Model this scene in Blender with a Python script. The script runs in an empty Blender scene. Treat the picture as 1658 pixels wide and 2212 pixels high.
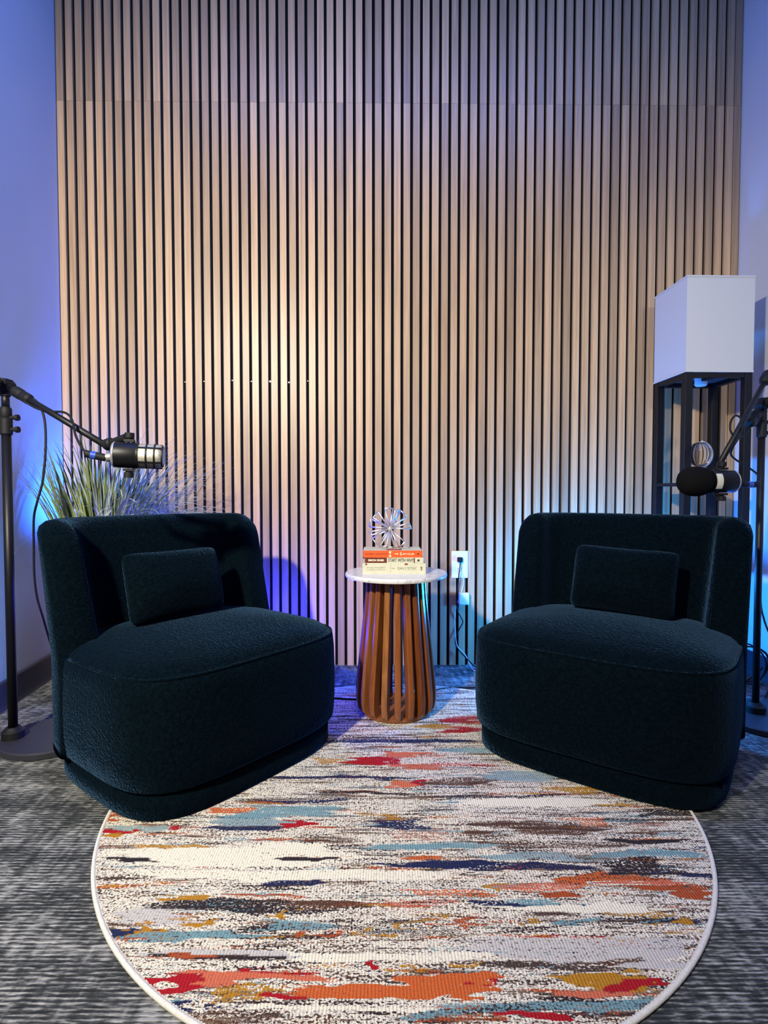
import bpy, bmesh, math, random
from mathutils import Vector, Matrix, noise
random.seed(7)
S = bpy.context.scene
COL = S.collection
PI = math.pi

# ------------------------------------------------------------------ camera
F, CX, CY, HC = 1200.0, 829.0, 1106.0, 0.733          # focal length in px of the 1658 x 2212 frame, lens height
PITCH = math.atan((1106 - 1065) / F)
cd = bpy.data.cameras.new('camera'); cam = bpy.data.objects.new('camera', cd); COL.objects.link(cam)
cd.sensor_fit = 'VERTICAL'; cd.sensor_height = 36; cd.lens = 36 * F / 2212
cam.location = (0, 0, HC); cam.rotation_euler = (PI / 2 - PITCH, 0, 0)
cd.clip_start = .02
S.camera = cam

# ------------------------------------------------------------------ world, lights, exposure
w = bpy.data.worlds.new('world'); S.world = w; w.use_nodes = True
w.node_tree.nodes['Background'].inputs[0].default_value = (.02, .03, .08, 1)
w.node_tree.nodes['Background'].inputs[1].default_value = .2
S.view_settings.view_transform = 'Standard'; S.view_settings.look = 'None'
S.view_settings.gamma = 1; S.view_settings.use_curve_mapping = False
S.view_settings.exposure = 0

def light(name, kind, loc, power, color, radius=.05, target=None, **kw):
    d = bpy.data.lights.new(name, kind); o = bpy.data.objects.new(name, d); COL.objects.link(o)
    d.energy = power; d.color = color; o.location = loc
    if kind == 'AREA':
        d.shape = 'RECTANGLE'; d.size = kw.pop('sx', .5); d.size_y = kw.pop('sy', .5)
    else:
        d.shadow_soft_size = radius
    for k, v in kw.items(): setattr(d, k, v)
    if target is not None:
        o.rotation_euler = (Vector(target) - Vector(loc)).to_track_quat('-Z', 'Y').to_euler()
    return o
light('key_lamp', 'SPOT', (-1.0, -.45, 1.85), 500, (1, .94, .78), .06, (-.56, 1.9, .80), spot_size=math.radians(105), spot_blend=1)
light('lampshade_fill', 'SPOT', (1.15, -.8, 1.75), 80, (.93, .98, 1), .06, (1.3, 2.03, 1.30), spot_size=math.radians(30), spot_blend=.8)  # added fill spot, not a known fixture, brightens the floor lamp's shade front
light('room_light', 'AREA', (.5, .1, 2.95), 5, (1, .95, .9), target=(.5, .9, 0), sx=1.0, sy=.8, spread=math.radians(100))
light('blue_ceiling_light', 'AREA', (.1, 1.35, 2.97), 31, (.02, .20, 1), target=(.1, 2.1, .8), sx=2.2, sy=.15)
light('blue_floor_light', 'POINT', (-.47, 2.07, .20), 23, (.02, .02, 1), .04)
light('blue_corner_light', 'SPOT', (-1.06, 2.22, .56), 75, (.01, .11, 1), .03, (-1.40, 2.2, 1.2), spot_size=math.radians(140), spot_blend=1)
light('cyan_floor_light', 'POINT', (.77, 2.10, .34), 56, (.008, .25, 1), .04)
light('blue_right_light', 'POINT', (1.25, 1.90, .45), 3, (.02, .12, 1), .03)

# ------------------------------------------------------------------ helpers
def at(px, py, Y):
    """world point seen at pixel (px, py) of the photograph at distance Y"""
    u = (px - CX) / F; v = -(py - CY) / F
    c, s = math.cos(PITCH), math.sin(PITCH)
    d = Vector((u, c + v * s, v * c - s))
    t = Y / d.y
    return Vector((d.x * t, Y, HC + d.z * t))

def floor_at(px, py, z=0.0):
    u = (px - CX) / F; v = -(py - CY) / F
    c, s = math.cos(PITCH), math.sin(PITCH)
    d = Vector((u, c + v * s, v * c - s))
    t = (z - HC) / d.z
    return Vector((d.x * t, d.y * t, z))

def tag(o, label=None, cat=None, group=None, kind=None):
    if label: o['label'] = label
    if cat: o['category'] = cat
    if group: o['group'] = group
    if kind: o['kind'] = kind
    return o

def empty(name, loc=(0, 0, 0), rz=0, label=None, cat=None, group=None):
    o = bpy.data.objects.new(name, None); COL.objects.link(o)
    o.location = loc; o.rotation_euler = (0, 0, rz); o.empty_display_size = .05
    return tag(o, label, cat, group)

def obj(name, bm, m, parent=None, smooth=False, bevel=0, subsurf=0, seg=2):
    me = bpy.data.meshes.new(name)
    bmesh.ops.recalc_face_normals(bm, faces=bm.faces[:])
    bm.to_mesh(me); bm.free()
    if smooth:
        me.polygons.foreach_set('use_smooth', [True] * len(me.polygons))
    else: me.shade_smooth(); me.set_sharp_from_angle(angle=math.radians(32))
    me.materials.append(m)
    o = bpy.data.objects.new(name, me); COL.objects.link(o)
    if parent: o.parent = parent
    if bevel:
        b = o.modifiers.new('bevel', 'BEVEL'); b.width = bevel; b.segments = seg; b.limit_method = 'ANGLE'
    if subsurf:
        s = o.modifiers.new('subsurf', 'SUBSURF'); s.levels = subsurf; s.render_levels = subsurf
    return o

def B(): return bmesh.new()

def box(bm, cx, cy, cz, sx, sy, sz, M=None):
    v = []
    for z in (-.5, .5):
        for x, y in ((-.5, -.5), (.5, -.5), (.5, .5), (-.5, .5)):
            p = Vector((cx + x * sx, cy + y * sy, cz + z * sz))
            v.append(bm.verts.new(M @ p if M else p))
    for f in ((3, 2, 1, 0), (4, 5, 6, 7), (0, 1, 5, 4), (1, 2, 6, 5), (2, 3, 7, 6), (3, 0, 4, 7)):
        bm.faces.new([v[i] for i in f])
    return bm

def lathe(bm, prof, n=32, M=None, cap=True):
    """prof = [(r, z)] around z"""
    rings = []
    for r, z in prof:
        ring = []
        for i in range(n):
            a = 2 * PI * i / n
            p = Vector((r * math.cos(a), r * math.sin(a), z))
            ring.append(bm.verts.new(M @ p if M else p))
        rings.append(ring)
    for a, b in zip(rings, rings[1:]):
        for i in range(n):
            bm.faces.new((a[i], a[(i + 1) % n], b[(i + 1) % n], b[i]))
    if cap:
        bm.faces.new(rings[0][::-1]); bm.faces.new(rings[-1])
    return bm

def axis_matrix(p, q):
    d = (Vector(q) - Vector(p)).normalized()
    return Matrix.Translation(Vector(p)) @ d.to_track_quat('Z', 'Y').to_matrix().to_4x4()

def rod(bm, p, q, r, n=12, r2=None):
    L = (Vector(q) - Vector(p)).length
    return lathe(bm, [(r, 0), (r if r2 is None else r2, L)], n, axis_matrix(p, q))

def spline(pts, k=8):
    P = [Vector(p) for p in pts]
    P = [P[0] * 2 - P[1]] + P + [P[-1] * 2 - P[-2]]
    out = []
    for i in range(1, len(P) - 2):
        a, b, c, d = P[i - 1:i + 3]
        for j in range(k):
            t = j / k
            out.append(.5 * ((2 * b) + (c - a) * t + (2 * a - 5 * b + 4 * c - d) * t * t + (3 * b - a - 3 * c + d) * t ** 3))
    out.append(P[-2]); return out

def tube(bm, pts, r, n=8, closed=False, cap=True):
    P = [Vector(p) for p in pts]; N = len(P)
    rings = []; up = Vector((.13, .27, .95)).normalized()
    for i, p in enumerate(P):
        if closed: t = P[(i + 1) % N] - P[i - 1]
        else: t = P[min(i + 1, N - 1)] - P[max(i - 1, 0)]
        t.normalize()
        u = up - t * up.dot(t)
        if u.length < 1e-4: u = Vector((1, 0, 0)) - t * t.x
        u.normalize(); up = u; v = t.cross(u)
        rr = r[i] if isinstance(r, (list, tuple)) else r
        rings.append([bm.verts.new(p + (u * math.cos(2 * PI * k / n) + v * math.sin(2 * PI * k / n)) * rr) for k in range(n)])
    m = N if closed else N - 1
    for i in range(m):
        a, b = rings[i], rings[(i + 1) % N]
        for k in range(n): bm.faces.new((a[k], a[(k + 1) % n], b[(k + 1) % n], b[k]))
    if not closed and cap:
        bm.faces.new(rings[0][::-1]); bm.faces.new(rings[-1])
    return bm

def loft(bm, rings, cap=(True, True)):
    R = [[bm.verts.new(p) for p in r] for r in rings]; n = len(R[0])
    for a, b in zip(R, R[1:]):
        for k in range(n): bm.faces.new((a[k], a[(k + 1) % n], b[(k + 1) % n], b[k]))
    if cap[0]: bm.faces.new(R[0][::-1])
    if cap[1]: bm.faces.new(R[-1])
    return bm

# ------------------------------------------------------------------ node materials
class NT:
    def __init__(s, name):
        s.m = bpy.data.materials.new(name); s.m.use_nodes = True; s.t = s.m.node_tree
        s.b = s.t.nodes['Principled BSDF']
    def n(s, typ, ins=None, **kw):
        x = s.t.nodes.new(typ)
        for k, v in kw.items(): setattr(x, k, v)
        if ins:
            for k, v in ins.items(): s.set(x.inputs[k], v)
        return x
    def set(s, sock, v):
        if isinstance(v, bpy.types.NodeSocket): s.t.links.new(v, sock)
        else: sock.default_value = v
    def math(s, op, a, b=0.0, clamp=False):
        x = s.n('ShaderNodeMath', {0: a, 1: b}, operation=op); x.use_clamp = clamp; return x.outputs[0]
    def vmath(s, op, a, b):
        x = s.n('ShaderNodeVectorMath', {0: a, 1: b}, operation=op)
        return x.outputs['Value' if op in ('LENGTH', 'DOT_PRODUCT') else 'Vector']
    def coord(s, k='Object'): return s.n('ShaderNodeTexCoord').outputs[k]
    def scale(s, vec, sc): return s.vmath('MULTIPLY', vec, sc)
    def noise(s, vec, scale=1, detail=2, rough=.5, dist=0):
        x = s.n('ShaderNodeTexNoise', {'Vector': vec, 'Scale': scale, 'Detail': detail, 'Roughness': rough, 'Distortion': dist})
        return x.outputs['Fac']
    def ramp(s, fac, stops, interp='LINEAR'):
        x = s.n('ShaderNodeValToRGB', {0: fac}); r = x.color_ramp; r.interpolation = interp
        while len(r.elements) < len(stops): r.elements.new(.5)
        for e, (p, c) in zip(r.elements, stops): e.position = p; e.color = (*c[:3], 1)
        return x.outputs[0]
    def mix(s, fac, a, b, typ='MIX'):
        x = s.n('ShaderNodeMix', data_type='RGBA', blend_type=typ)
        s.set(x.inputs[0], fac)
        s.set(x.inputs[6], a if isinstance(a, bpy.types.NodeSocket) else (*a[:3], 1))
        s.set(x.inputs[7], b if isinstance(b, bpy.types.NodeSocket) else (*b[:3], 1))
        return x.outputs[2]
    def bump(s, h, strength=.3, dist=.002):
        x = s.n('ShaderNodeBump', {'Strength': strength, 'Distance': dist, 'Height': h})
        s.set(s.b.inputs['Normal'], x.outputs[0])
    def out(s, color=None, rough=.5, metal=0, spec=None, sheen=None):
        if color is not None: s.set(s.b.inputs['Base Color'], color if isinstance(color, bpy.types.NodeSocket) else (*color[:3], 1))
        s.set(s.b.inputs['Roughness'], rough); s.set(s.b.inputs['Metallic'], metal)
        if spec is not None: s.b.inputs['Specular IOR Level'].default_value = spec
        if sheen: s.b.inputs['Sheen Weight'].default_value = sheen; s.b.inputs['Sheen Roughness'].default_value = .33
        return s.m

def rgb(r, g, b):
    f = lambda c: ((c / 255 + .055) / 1.055) ** 2.4 if c > 10 else c / 255 / 12.92
    return (f(r), f(g), f(b))

def plain(name, color, rough=.5, metal=0, grain=.06, scale=60, bump=0, spec=None):
    t = NT(name); nz = t.noise(t.coord(), scale, 3)
    c = t.ramp(nz, [(.3, [x * (1 - grain) for x in color]), (.7, [min(1, x * (1 + grain)) for x in color])])
    if bump: t.bump(nz, bump, .001)
    return t.out(c, rough, metal, spec)

def wall_paint():
    t = NT('wall_paint'); nz = t.noise(t.coord(), 220, 2)
    t.bump(nz, .06, .001)
    return t.out(t.ramp(t.noise(t.coord(), 2.5, 3), [(.3, (.53, .535, .55)), (.7, (.56, .565, .58))]), .75, spec=.25)

def slat_wood():
    t = NT('oak_slat_veneer'); co = t.coord()
    rnd = t.n('ShaderNodeObjectInfo').outputs['Random']
    off = t.n('ShaderNodeCombineXYZ', {0: t.math('MULTIPLY', rnd, 37.0), 1: 0.0, 2: t.math('MULTIPLY', rnd, 91.0)}).outputs[0]
    v = t.vmath('ADD', co, off)
    g1 = t.noise(t.scale(v, (95, 95, 1.6)), 1, 4, .6, .6)
    g2 = t.noise(t.scale(v, (420, 420, 7)), 1, 2, .6)
    g3 = t.noise(t.scale(v, (6, 6, 1.1)), 1, 2)
    c = t.ramp(g1, [(.25, (.31, .185, .088)), (.5, (.45, .285, .140)), (.75, (.55, .36, .19))])
    c = t.mix(t.math('MULTIPLY', t.math('SUBTRACT', g2, .45, True), 1.3, True), c, (.20, .125, .085))
    tone = t.math('ADD', t.math('MULTIPLY', rnd, .42), t.math('MULTIPLY', g3, .45))
    tone = t.math('ADD', tone, .52)
    c = t.mix(1.0, c, t.n('ShaderNodeCombineColor', {0: tone, 1: tone, 2: tone}).outputs[0], 'MULTIPLY')
    t.bump(g2, .12, .0006)
    return t.out(c, .42, spec=.55)

def boucle():
    t = NT('black_boucle'); co = t.coord()
    n1 = t.noise(co, 120, 4, .65, .3); n3 = t.noise(co, 9, 2)
    n2 = t.n('ShaderNodeTexVoronoi', {'Vector': t.vmath('ADD', co, t.scale(t.n('ShaderNodeTexNoise', {'Vector': co, 'Scale': 160.0}).outputs['Color'], (.006, .006, .006))), 'Scale': 210.0}, feature='SMOOTH_F1').outputs['Distance']
    h = t.math('SUBTRACT', t.math('MULTIPLY', n1, .8), t.math('MULTIPLY', n2, .6))
    t.bump(h, .7, .005)
    c = t.ramp(n1, [(.3, (.0006, .0022, .0036)), (.7, (.0026, .0062, .0098))])
    c = t.mix(t.math('MULTIPLY', n3, .35), c, (.0015, .0035, .005))
    t.b.inputs['Sheen Tint'].default_value = (.25, .54, 1, 1)
    return t.out(c, .95, spec=.0, sheen=.15)

def carpet():
    t = NT('carpet_tiles'); co = t.coord()
    sx = t.n('ShaderNodeSeparateXYZ', {0: co}); X, Y = sx.outputs[0], sx.outputs[1]
    # fine yarn rows run across the room
    row = t.math('SINE', t.math('MULTIPLY', t.math('ADD', Y, t.math('MULTIPLY', t.noise(t.scale(co, (30, 30, 1)), 1), .004)), 2 * PI / .0085))
    dash = t.noise(t.scale(co, (38, 250, 1)), 1, 3, .6)
    big = t.noise(t.scale(co, (5, 13, 1)), 1, 3, .6, .4)
    col = t.noise(t.scale(co, (60, 10, 1)), 1, 2)
    f = t.math('ADD', t.math('MULTIPLY', row, .12), t.math('MULTIPLY', t.math('SUBTRACT', dash, .5), 1.35))
    f = t.math('ADD', f, t.math('MULTIPLY', t.math('SUBTRACT', big, .5), .9))
    f = t.math('ADD', f, t.math('MULTIPLY', t.math('SUBTRACT', col, .5), .55))
    f = t.math('ADD', f, .46)
    c = t.ramp(f, [(.2, (.022, .024, .026)), (.42, (.050, .053, .054)), (.58, (.17, .17, .165)), (.78, (.34, .335, .32))])
    t.bump(t.math('ADD', t.math('MULTIPLY', row, .5), dash), .5, .003)
    return t.out(c, .95, spec=.1)

RUG_C, RUG_X, RUG_Y, RUG_T = (.038, 1.374), .679, .714, .008
CREAM, GREY, TAUPE, CHAR = rgb(222, 212, 190), rgb(184, 178, 172), rgb(112, 92, 76), rgb(46, 40, 44)
NAVY, TEAL, SLATE = rgb(34, 40, 72), rgb(108, 140, 146), rgb(132, 150, 152)
RED, RUST, ORANGE, OCHRE, SALMON, BROWN = rgb(156, 26, 36), rgb(158, 72, 40), rgb(186, 90, 46), rgb(166, 116, 36), rgb(190, 100, 74), rgb(84, 58, 46)
PATCHES = [  # centre and half size as measured on the photograph, colour, break-up
    (500, 1850, 260, 22, CREAM, .5), (640, 1890, 300, 12, CREAM, .6), (1150, 1735, 150, 10, CREAM, .5), (700, 2065, 380, 9, CREAM, .5), (640, 1835, 90, 14, CREAM, .5),
    (1240, 2050, 230, 22, GREY, .7), (330, 1985, 90, 18, GREY, .6), (1420, 2075, 90, 22, GREY, .4), (430, 2065, 150, 9, GREY, .5), (1230, 1960, 170, 8, CREAM, .5),
    (800, 1480, 40, 4, NAVY, .7), (860, 1600, 180, 4, NAVY, .7), (850, 1500, 100, 5, SALMON, .9),
    (1000, 1555, 40, 7, RED, .8), (990, 1575, 34, 7, RED, .8), (930, 1568, 40, 4, OCHRE, .8), (1000, 1622, 60, 5, TEAL, .8),
    (800, 1645, 62, 9, RED, .5), (862, 1630, 45, 6, SALMON, .6), (910, 1656, 70, 5, SALMON, .8), (1000, 1652, 70, 4, RED, 1.), (690, 1645, 26, 6, OCHRE, .9),
    (865, 1692, 36, 7, SALMON, .4), (905, 1689, 15, 6, RED, .4), (740, 1678, 150, 3, NAVY, .7), (800, 1712, 120, 3, CHAR, .7), (680, 1730, 80, 3, NAVY, .7),
    (1120, 1678, 90, 10, SLATE, .7), (1000, 1690, 70, 7, BROWN, .9), (1235, 1708, 60, 7, OCHRE, .8), (1080, 1720, 160, 3, CHAR, .8), (1340, 1740, 40, 4, OCHRE, .8),
    (620, 1752, 115, 13, TEAL, .7), (540, 1772, 80, 8, SLATE, .7), (470, 1750, 60, 4, ORANGE, .8), (630, 1781, 32, 6, RED, .5), (520, 1786, 90, 5, NAVY, .7), (300, 1790, 60, 6, SLATE, .7), (375, 1790, 16, 4, RED, .6),
    (860, 1778, 65, 11, NAVY, .8), (820, 1762, 30, 6, OCHRE, .9), (920, 1800, 40, 13, RUST, 1.2), (1180, 1790, 110, 13, BROWN, .9), (1250, 1780, 26, 12, ORANGE, 1.0), (1430, 1757, 60, 9, CHAR, .8),
    (243, 1766, 16, 10, RUST, .4), (222, 1803, 14, 9, OCHRE, .4), (250, 1798, 25, 4, RED, .5), (370, 1827, 95, 4, OCHRE, .8), (600, 1815, 60, 4, RUST, .9), (700, 1812, 80, 5, BROWN, 1.1), (262, 1858, 58, 5, CHAR, .4),
    (660, 1855, 70, 4, CHAR, .5), (660, 1906, 75, 6, NAVY, .7), (1400, 1815, 100, 5, CHAR, .6), (1180, 1825, 140, 7, BROWN, 1.0), (940, 1830, 110, 7, TEAL, .9), (1420, 1842, 110, 9, TEAL, .7), (1180, 1850, 110, 8, SLATE, .8),
    (960, 1866, 125, 9, NAVY, .5), (1140, 1872, 130, 7, NAVY, .8), (1380, 1872, 80, 19, CHAR, .8), (925, 1850, 50, 4, ORANGE, .8), (1500, 1890, 60, 6, NAVY, .8),
    (1270, 1900, 36, 17, ORANGE, .8), (1195, 1914, 90, 7, SALMON, .9), (1230, 1930, 60, 6, RUST, .6), (1330, 1898, 40, 8, ORANGE, .9), (1105, 1916, 24, 10, OCHRE, .8), (1390, 1907, 50, 5, SALMON, .7), (1500, 1932, 46, 9, RUST, .5), (1470, 1917, 40, 6, RUST, .7),
    (980, 1928, 70, 8, ORANGE, 1.0), (1160, 1946, 60, 8, TEAL, .8), (1085, 1950, 45, 7, NAVY, .8), (920, 1950, 80, 7, SALMON, 1.1),
    (560, 1958, 200, 13, CHAR, .8), (690, 1952, 90, 10, BROWN, .8), (520, 1950, 100, 7, RUST, 1.2), (388, 1943, 30, 7, OCHRE, .5), (540, 1935, 70, 4, RUST, .9), (620, 1972, 16, 12, OCHRE, .7),
    (312, 2008, 15, 14, OCHRE, .4), (398, 1996, 15, 12, OCHRE, .6), (265, 2018, 35, 8, NAVY, .5), (370, 2028, 70, 13, TEAL, .8), (470, 2022, 55, 11, TEAL, .6), (600, 2000, 75, 11, TEAL, .9),
    (860, 2005, 170, 14, CHAR, 1.2), (912, 1992, 16, 14, OCHRE, .8), (1005, 1996, 26, 15, RUST, .9), (640, 2020, 20, 9, RUST, .8), (715, 2018, 18, 8, RUST, .8), (790, 2012, 20, 10, OCHRE, .8), (540, 2032, 30, 5, OCHRE, .8),
    (1160, 1992, 18, 9, OCHRE, .8), (1260, 1988, 40, 9, TEAL, .8), (1390, 1982, 110, 9, CHAR, 1.0), (1370, 1968, 50, 8, OCHRE, 1.0), (1465, 1986, 13, 13, OCHRE, .6), (1180, 2025, 70, 4, RED, 1.1),
    (420, 2072, 130, 5, CHAR, .8), (370, 2070, 30, 6, RUST, .7), (780, 2055, 120, 8, BROWN, 1.2), (1375, 2075, 70, 5, BROWN, .9), (930, 2085, 22, 7, OCHRE, .7), (1210, 2058, 40, 7, OCHRE, 1.1),
    (545, 2108, 200, 8, SALMON, .5), (350, 2125, 48, 17, RED, .4), (590, 2098, 40, 6, RED, .7), (805, 2080, 26, 8, RED, .5), (440, 2122, 60, 8, SALMON, .6),
    (560, 2140, 140, 14, BROWN, 1.3), (512, 2146, 26, 20, OCHRE, .9), (590, 2146, 24, 18, OCHRE, .9), (415, 2172, 36, 16, NAVY, .6), (380, 2160, 30, 8, TEAL, .8), (480, 2195, 60, 12, BROWN, 1.1),
    (840, 2136, 190, 14, ORANGE, .4), (970, 2118, 80, 16, ORANGE, .4), (1035, 2140, 26, 22, ORANGE, .5), (640, 2152, 40, 6, RED, .5), (1045, 2118, 10, 10, RED, .6),
    (1290, 2110, 74, 16, OCHRE, .5), (1370, 2128, 74, 20, OCHRE, .5), (1300, 2143, 80, 8, SALMON, .5), (1380, 2133, 46, 10, RED, .5), (1436, 2124, 20, 11, RED, .4),
    (1280, 2168, 150, 11, TEAL, .8), (1040, 2178, 120, 12, TEAL, 1.0), (940, 2190, 60, 10, TEAL, .9), (760, 2175, 190, 6, CREAM, .4), (700, 2200, 60, 8, BROWN, 1.1), (1180, 2193, 64, 9, RED, .5), (1020, 2207, 60, 9, RUST, 1.0), (1360, 2195, 60, 10, BROWN, 1.1),
]
def rug_mat():
    t = NT('woven_rug'); co = t.coord()
    yarn = t.noise(t.scale(co, (190, 260, 1)), 1, 2, .6)                      # single tufts
    streak = t.noise(t.scale(co, (7, 95, 1)), 1, 3, .6)
    band = t.noise(t.scale(co, (2.3, 22, 1)), 1, 2, .6, .3)
    hue = t.noise(t.vmath('ADD', t.scale(co, (3.0, 30, 1)), (7.3, 2.2, 0)), 1, 2, .6)
    f = t.math('ADD', t.math('MULTIPLY', streak, .85), t.math('MULTIPLY', band, .75))
    f = t.math('ADD', f, t.math('MULTIPLY', t.math('SUBTRACT', yarn, .5), .95))
    base = t.ramp(f, [(.0, rgb(66, 57, 54)), (.61, BROWN), (.645, TAUPE), (.69, GREY), (.735, CREAM), (.86, GREY), (.905, TAUPE), (.95, CHAR)], 'CONSTANT')
    accents = t.ramp(hue, [(.0, NAVY), (.36, TEAL), (.44, BROWN), (.50, TAUPE), (.56, RUST), (.62, OCHRE), (.66, NAVY)], 'CONSTANT')
    am = t.math('GREATER_THAN', t.math('ADD', t.math('MULTIPLY', t.noise(t.vmath('ADD', t.scale(co, (5, 60, 1)), (3, 9, 0)), 1, 3, .6), 1.0), t.math('MULTIPLY', t.math('SUBTRACT', yarn, .5), .7)), .60)
    c = t.mix(am, base, accents)
    ys = t.math('SUBTRACT', yarn, .5)
    at_ = t.n('ShaderNodeAttribute', attribute_name='patch')
    c = t.mix(t.math('GREATER_THAN', at_.outputs['Alpha'], ys), c, at_.outputs['Color'])
    sh = t.math('ADD', t.math('MULTIPLY', t.noise(t.scale(co, (330, 330, 1)), 1, 2), .5), .75)
    c = t.mix(1.0, c, t.n('ShaderNodeCombineColor', {0: sh, 1: sh, 2: sh}).outputs[0], 'MULTIPLY')
    rib = t.math('SINE', t.math('MULTIPLY', t.n('ShaderNodeSeparateXYZ', {0: t.vmath('ADD', co, t.scale(t.n('ShaderNodeTexNoise', {'Vector': co, 'Scale': 30.0}).outputs['Color'], (.004, 0, 0)))}).outputs[0], 2 * PI / .0052))
    t.bump(t.math('ADD', t.math('MULTIPLY', rib, .35), yarn), .55, .003)
    return t.out(c, .95, spec=.1)

def marble():
    t = NT('white_marble'); co = t.coord()
    v = t.noise(t.scale(co, (6, 14, 6)), 1, 5, .65, 1.6)
    c = t.ramp(v, [(.35, (.58, .57, .56)), (.47, (.66, .65, .64)), (.5, (.44, .43, .44)), (.53, (.66, .65, .64)), (.8, (.70, .69, .68))])
    return t.out(c, .22)

def lacquer():
    t = NT('lacquered_acacia'); co = t.coord()
    rnd = t.n('ShaderNodeObjectInfo').outputs['Random']
    off = t.n('ShaderNodeCombineXYZ', {0: t.math('MULTIPLY', rnd, 17.0), 1: 0.0, 2: t.math('MULTIPLY', rnd, 53.0)}).outputs[0]
    g = t.noise(t.scale(t.vmath('ADD', co, off), (90, 90, 6)), 1, 4, .6, .5)
    a = t.ramp(rnd, [(.0, (.13, .034, .010)), (.35, (.27, .085, .02)), (.7, (.19, .05, .013)), (1., (.46, .22, .06))])
    c = t.mix(t.math('MULTIPLY', t.math('SUBTRACT', g, .35, True), 1.6, True), a, (.06, .016, .006))
    return t.out(c, .25)

def leaf_mat(name, c1, c2):
    t = NT(name); rnd = t.n('ShaderNodeObjectInfo').outputs['Random']
    g = t.noise(t.scale(t.coord(), (40, 40, 6)), 1, 3)
    c = t.ramp(t.math('ADD', t.math('MULTIPLY', rnd, .5), t.math('MULTIPLY', g, .5)), [(.25, c1), (.75, c2)])
    return t.out(c, .5, spec=.3)

def shade_mat():
    t = NT('white_linen_shade'); co = t.coord()
    n1 = t.noise(t.scale(co, (900, 900, 60)), 1, 2); n2 = t.noise(t.scale(co, (60, 60, 900)), 1, 2)
    t.bump(t.math('ADD', n1, n2), .08, .0005)
    return t.out((.46, .46, .455), .85, spec=.15)

def glass_mat():
    t = NT('clear_glass'); t.b.inputs['Transmission Weight'].default_value = 1; t.b.inputs['IOR'].default_value = 1.45
    return t.out((.92, .94, 1), .03)

def grille_mat():
    t = NT('silver_mesh_grille'); co = t.coord()
    v = t.n('ShaderNodeTexVoronoi', {'Vector': co, 'Scale': 900.0}).outputs['Distance']
    t.bump(v, .6, .0006)
    return t.out(t.ramp(v, [(.2, (.70, .66, .56)), (.6, (.34, .32, .27))]), .45, .6)

M_WALL = wall_paint(); M_SLAT = slat_wood(); M_BOU = boucle(); M_CARPET = carpet(); M_RUG = rug_mat()
M_MARBLE = marble(); M_LAC = lacquer(); M_SHADE = shade_mat(); M_GLASS = glass_mat(); M_GRILLE = grille_mat()
M_CEIL = plain('grey_paint', (.26, .27, .30), .8)
M_FELT = plain('black_felt', (.006, .006, .008), .95, spec=.1)
M_BASE = plain('dark_vinyl_base', (.022, .024, .04), .5)
M_BIND = plain('rug_binding', rgb(205, 200, 192), .9, grain=.12, scale=300, bump=.4)
M_BLACK = plain('black_metal', (.004, .004, .005), .45, spec=.3)
M_GREYB = plain('charcoal_base', (.020, .020, .026), .5)
M_RUB = plain('black_rubber', (.004, .004, .005), .65, spec=.3)
M_FOAM = plain('black_foam', (.006, .006, .006), 1, bump=.6, scale=500, spec=.05)
M_FRAME = plain('black_frame', (.003, .003, .004), .5, spec=.25)
M_WHITE = plain('white_plastic', (.74, .74, .72), .4)
M_PLANTER = plain('white_planter', (.78, .77, .72), .55)
M_SOIL = plain('dark_soil', (.02, .015, .01), 1, grain=.5, bump=.8)
M_CHROME = plain('brushed_silver', (.86, .80, .77), .42, 1.0)
M_SILVER = plain('satin_silver', (.60, .58, .52), .35, .8)
M_BLUE = plain('blue_ring', (.02, .06, .35), .4)
M_PAGES = plain('paper_pages', rgb(225, 218, 200), .9, grain=.1, scale=400)
M_ORANGE = plain('orange_cover', rgb(214, 84, 22), .5)
M_DARKRED = plain('dark_red_cover', rgb(92, 26, 16), .5)
M_OFFW = plain('off_white_cover', rgb(196, 193, 166), .55)
M_INK = plain('dark_ink', rgb(52, 44, 40), .7)
M_INKG = plain('grey_ink', rgb(110, 108, 84), .7)
M_INKB = plain('brown_ink', rgb(120, 40, 10), .7)
M_INKW = plain('cream_ink', rgb(250, 235, 200), .7)
M_INKR = plain('rust_ink', rgb(150, 50, 30), .7)
M_LEAF = leaf_mat('green_leaf', (.09, .125, .035), (.30, .35, .13))
M_THIN = leaf_mat('thin_leaf', (.26, .32, .29), (.46, .52, .48))
M_LABELG = plain('pale_label', rgb(200, 196, 176), .6)

# ------------------------------------------------------------------ the room
Y_L, Y_R, X_L, X_R = 2.327, 2.358, -1.338, 1.480
ZC = 3.05
def struct(name, bm, m, **kw): return tag(obj(name, bm, m, **kw), kind='structure')
def quad(bm, *p):
    bm.faces.new([bm.verts.new(Vector(q)) for q in p]); return bm
LW = .10                                                       # the left wall closes in slightly towards the camera
def lwx(y): return X_L + LW * (Y_L - y)
YF = -2.6
b = B(); box(b, .1, -.1, -.05, 3.9, 5.1, .1); struct('floor', b, M_CARPET)
b = B(); box(b, .1, -.1, ZC + .05, 3.9, 5.1, .1); struct('ceiling', b, M_CEIL)
b = B()
for z in (0, ZC): pass
loft(b, [[Vector((X_L - .008, Y_L + .05, z)), Vector((lwx(YF), YF, z)), Vector((lwx(YF) - .1, YF, z)), Vector((X_L - .11, Y_L + .05, z))] for z in (0, ZC)])
struct('wall_left', b, M_WALL)
b = B(); box(b, X_R + .055, -.1, ZC / 2, .1, 5.1, ZC); struct('wall_right', b, M_WALL)
b = B(); box(b, .1, YF - .05, ZC / 2, 3.9, .1, ZC); struct('wall_front', b, M_CEIL)
b = B()
loft(b, [[Vector((lwx(y) + e, y, z)) for e, z in ((.001, 0), (.016, 0), (.012, .006), (.009, .02), (.009, .092), (.006, .096), (.001, .096))] for y in (YF, 2.30)])
struct('baseboard_left', b, M_BASE)
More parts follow.
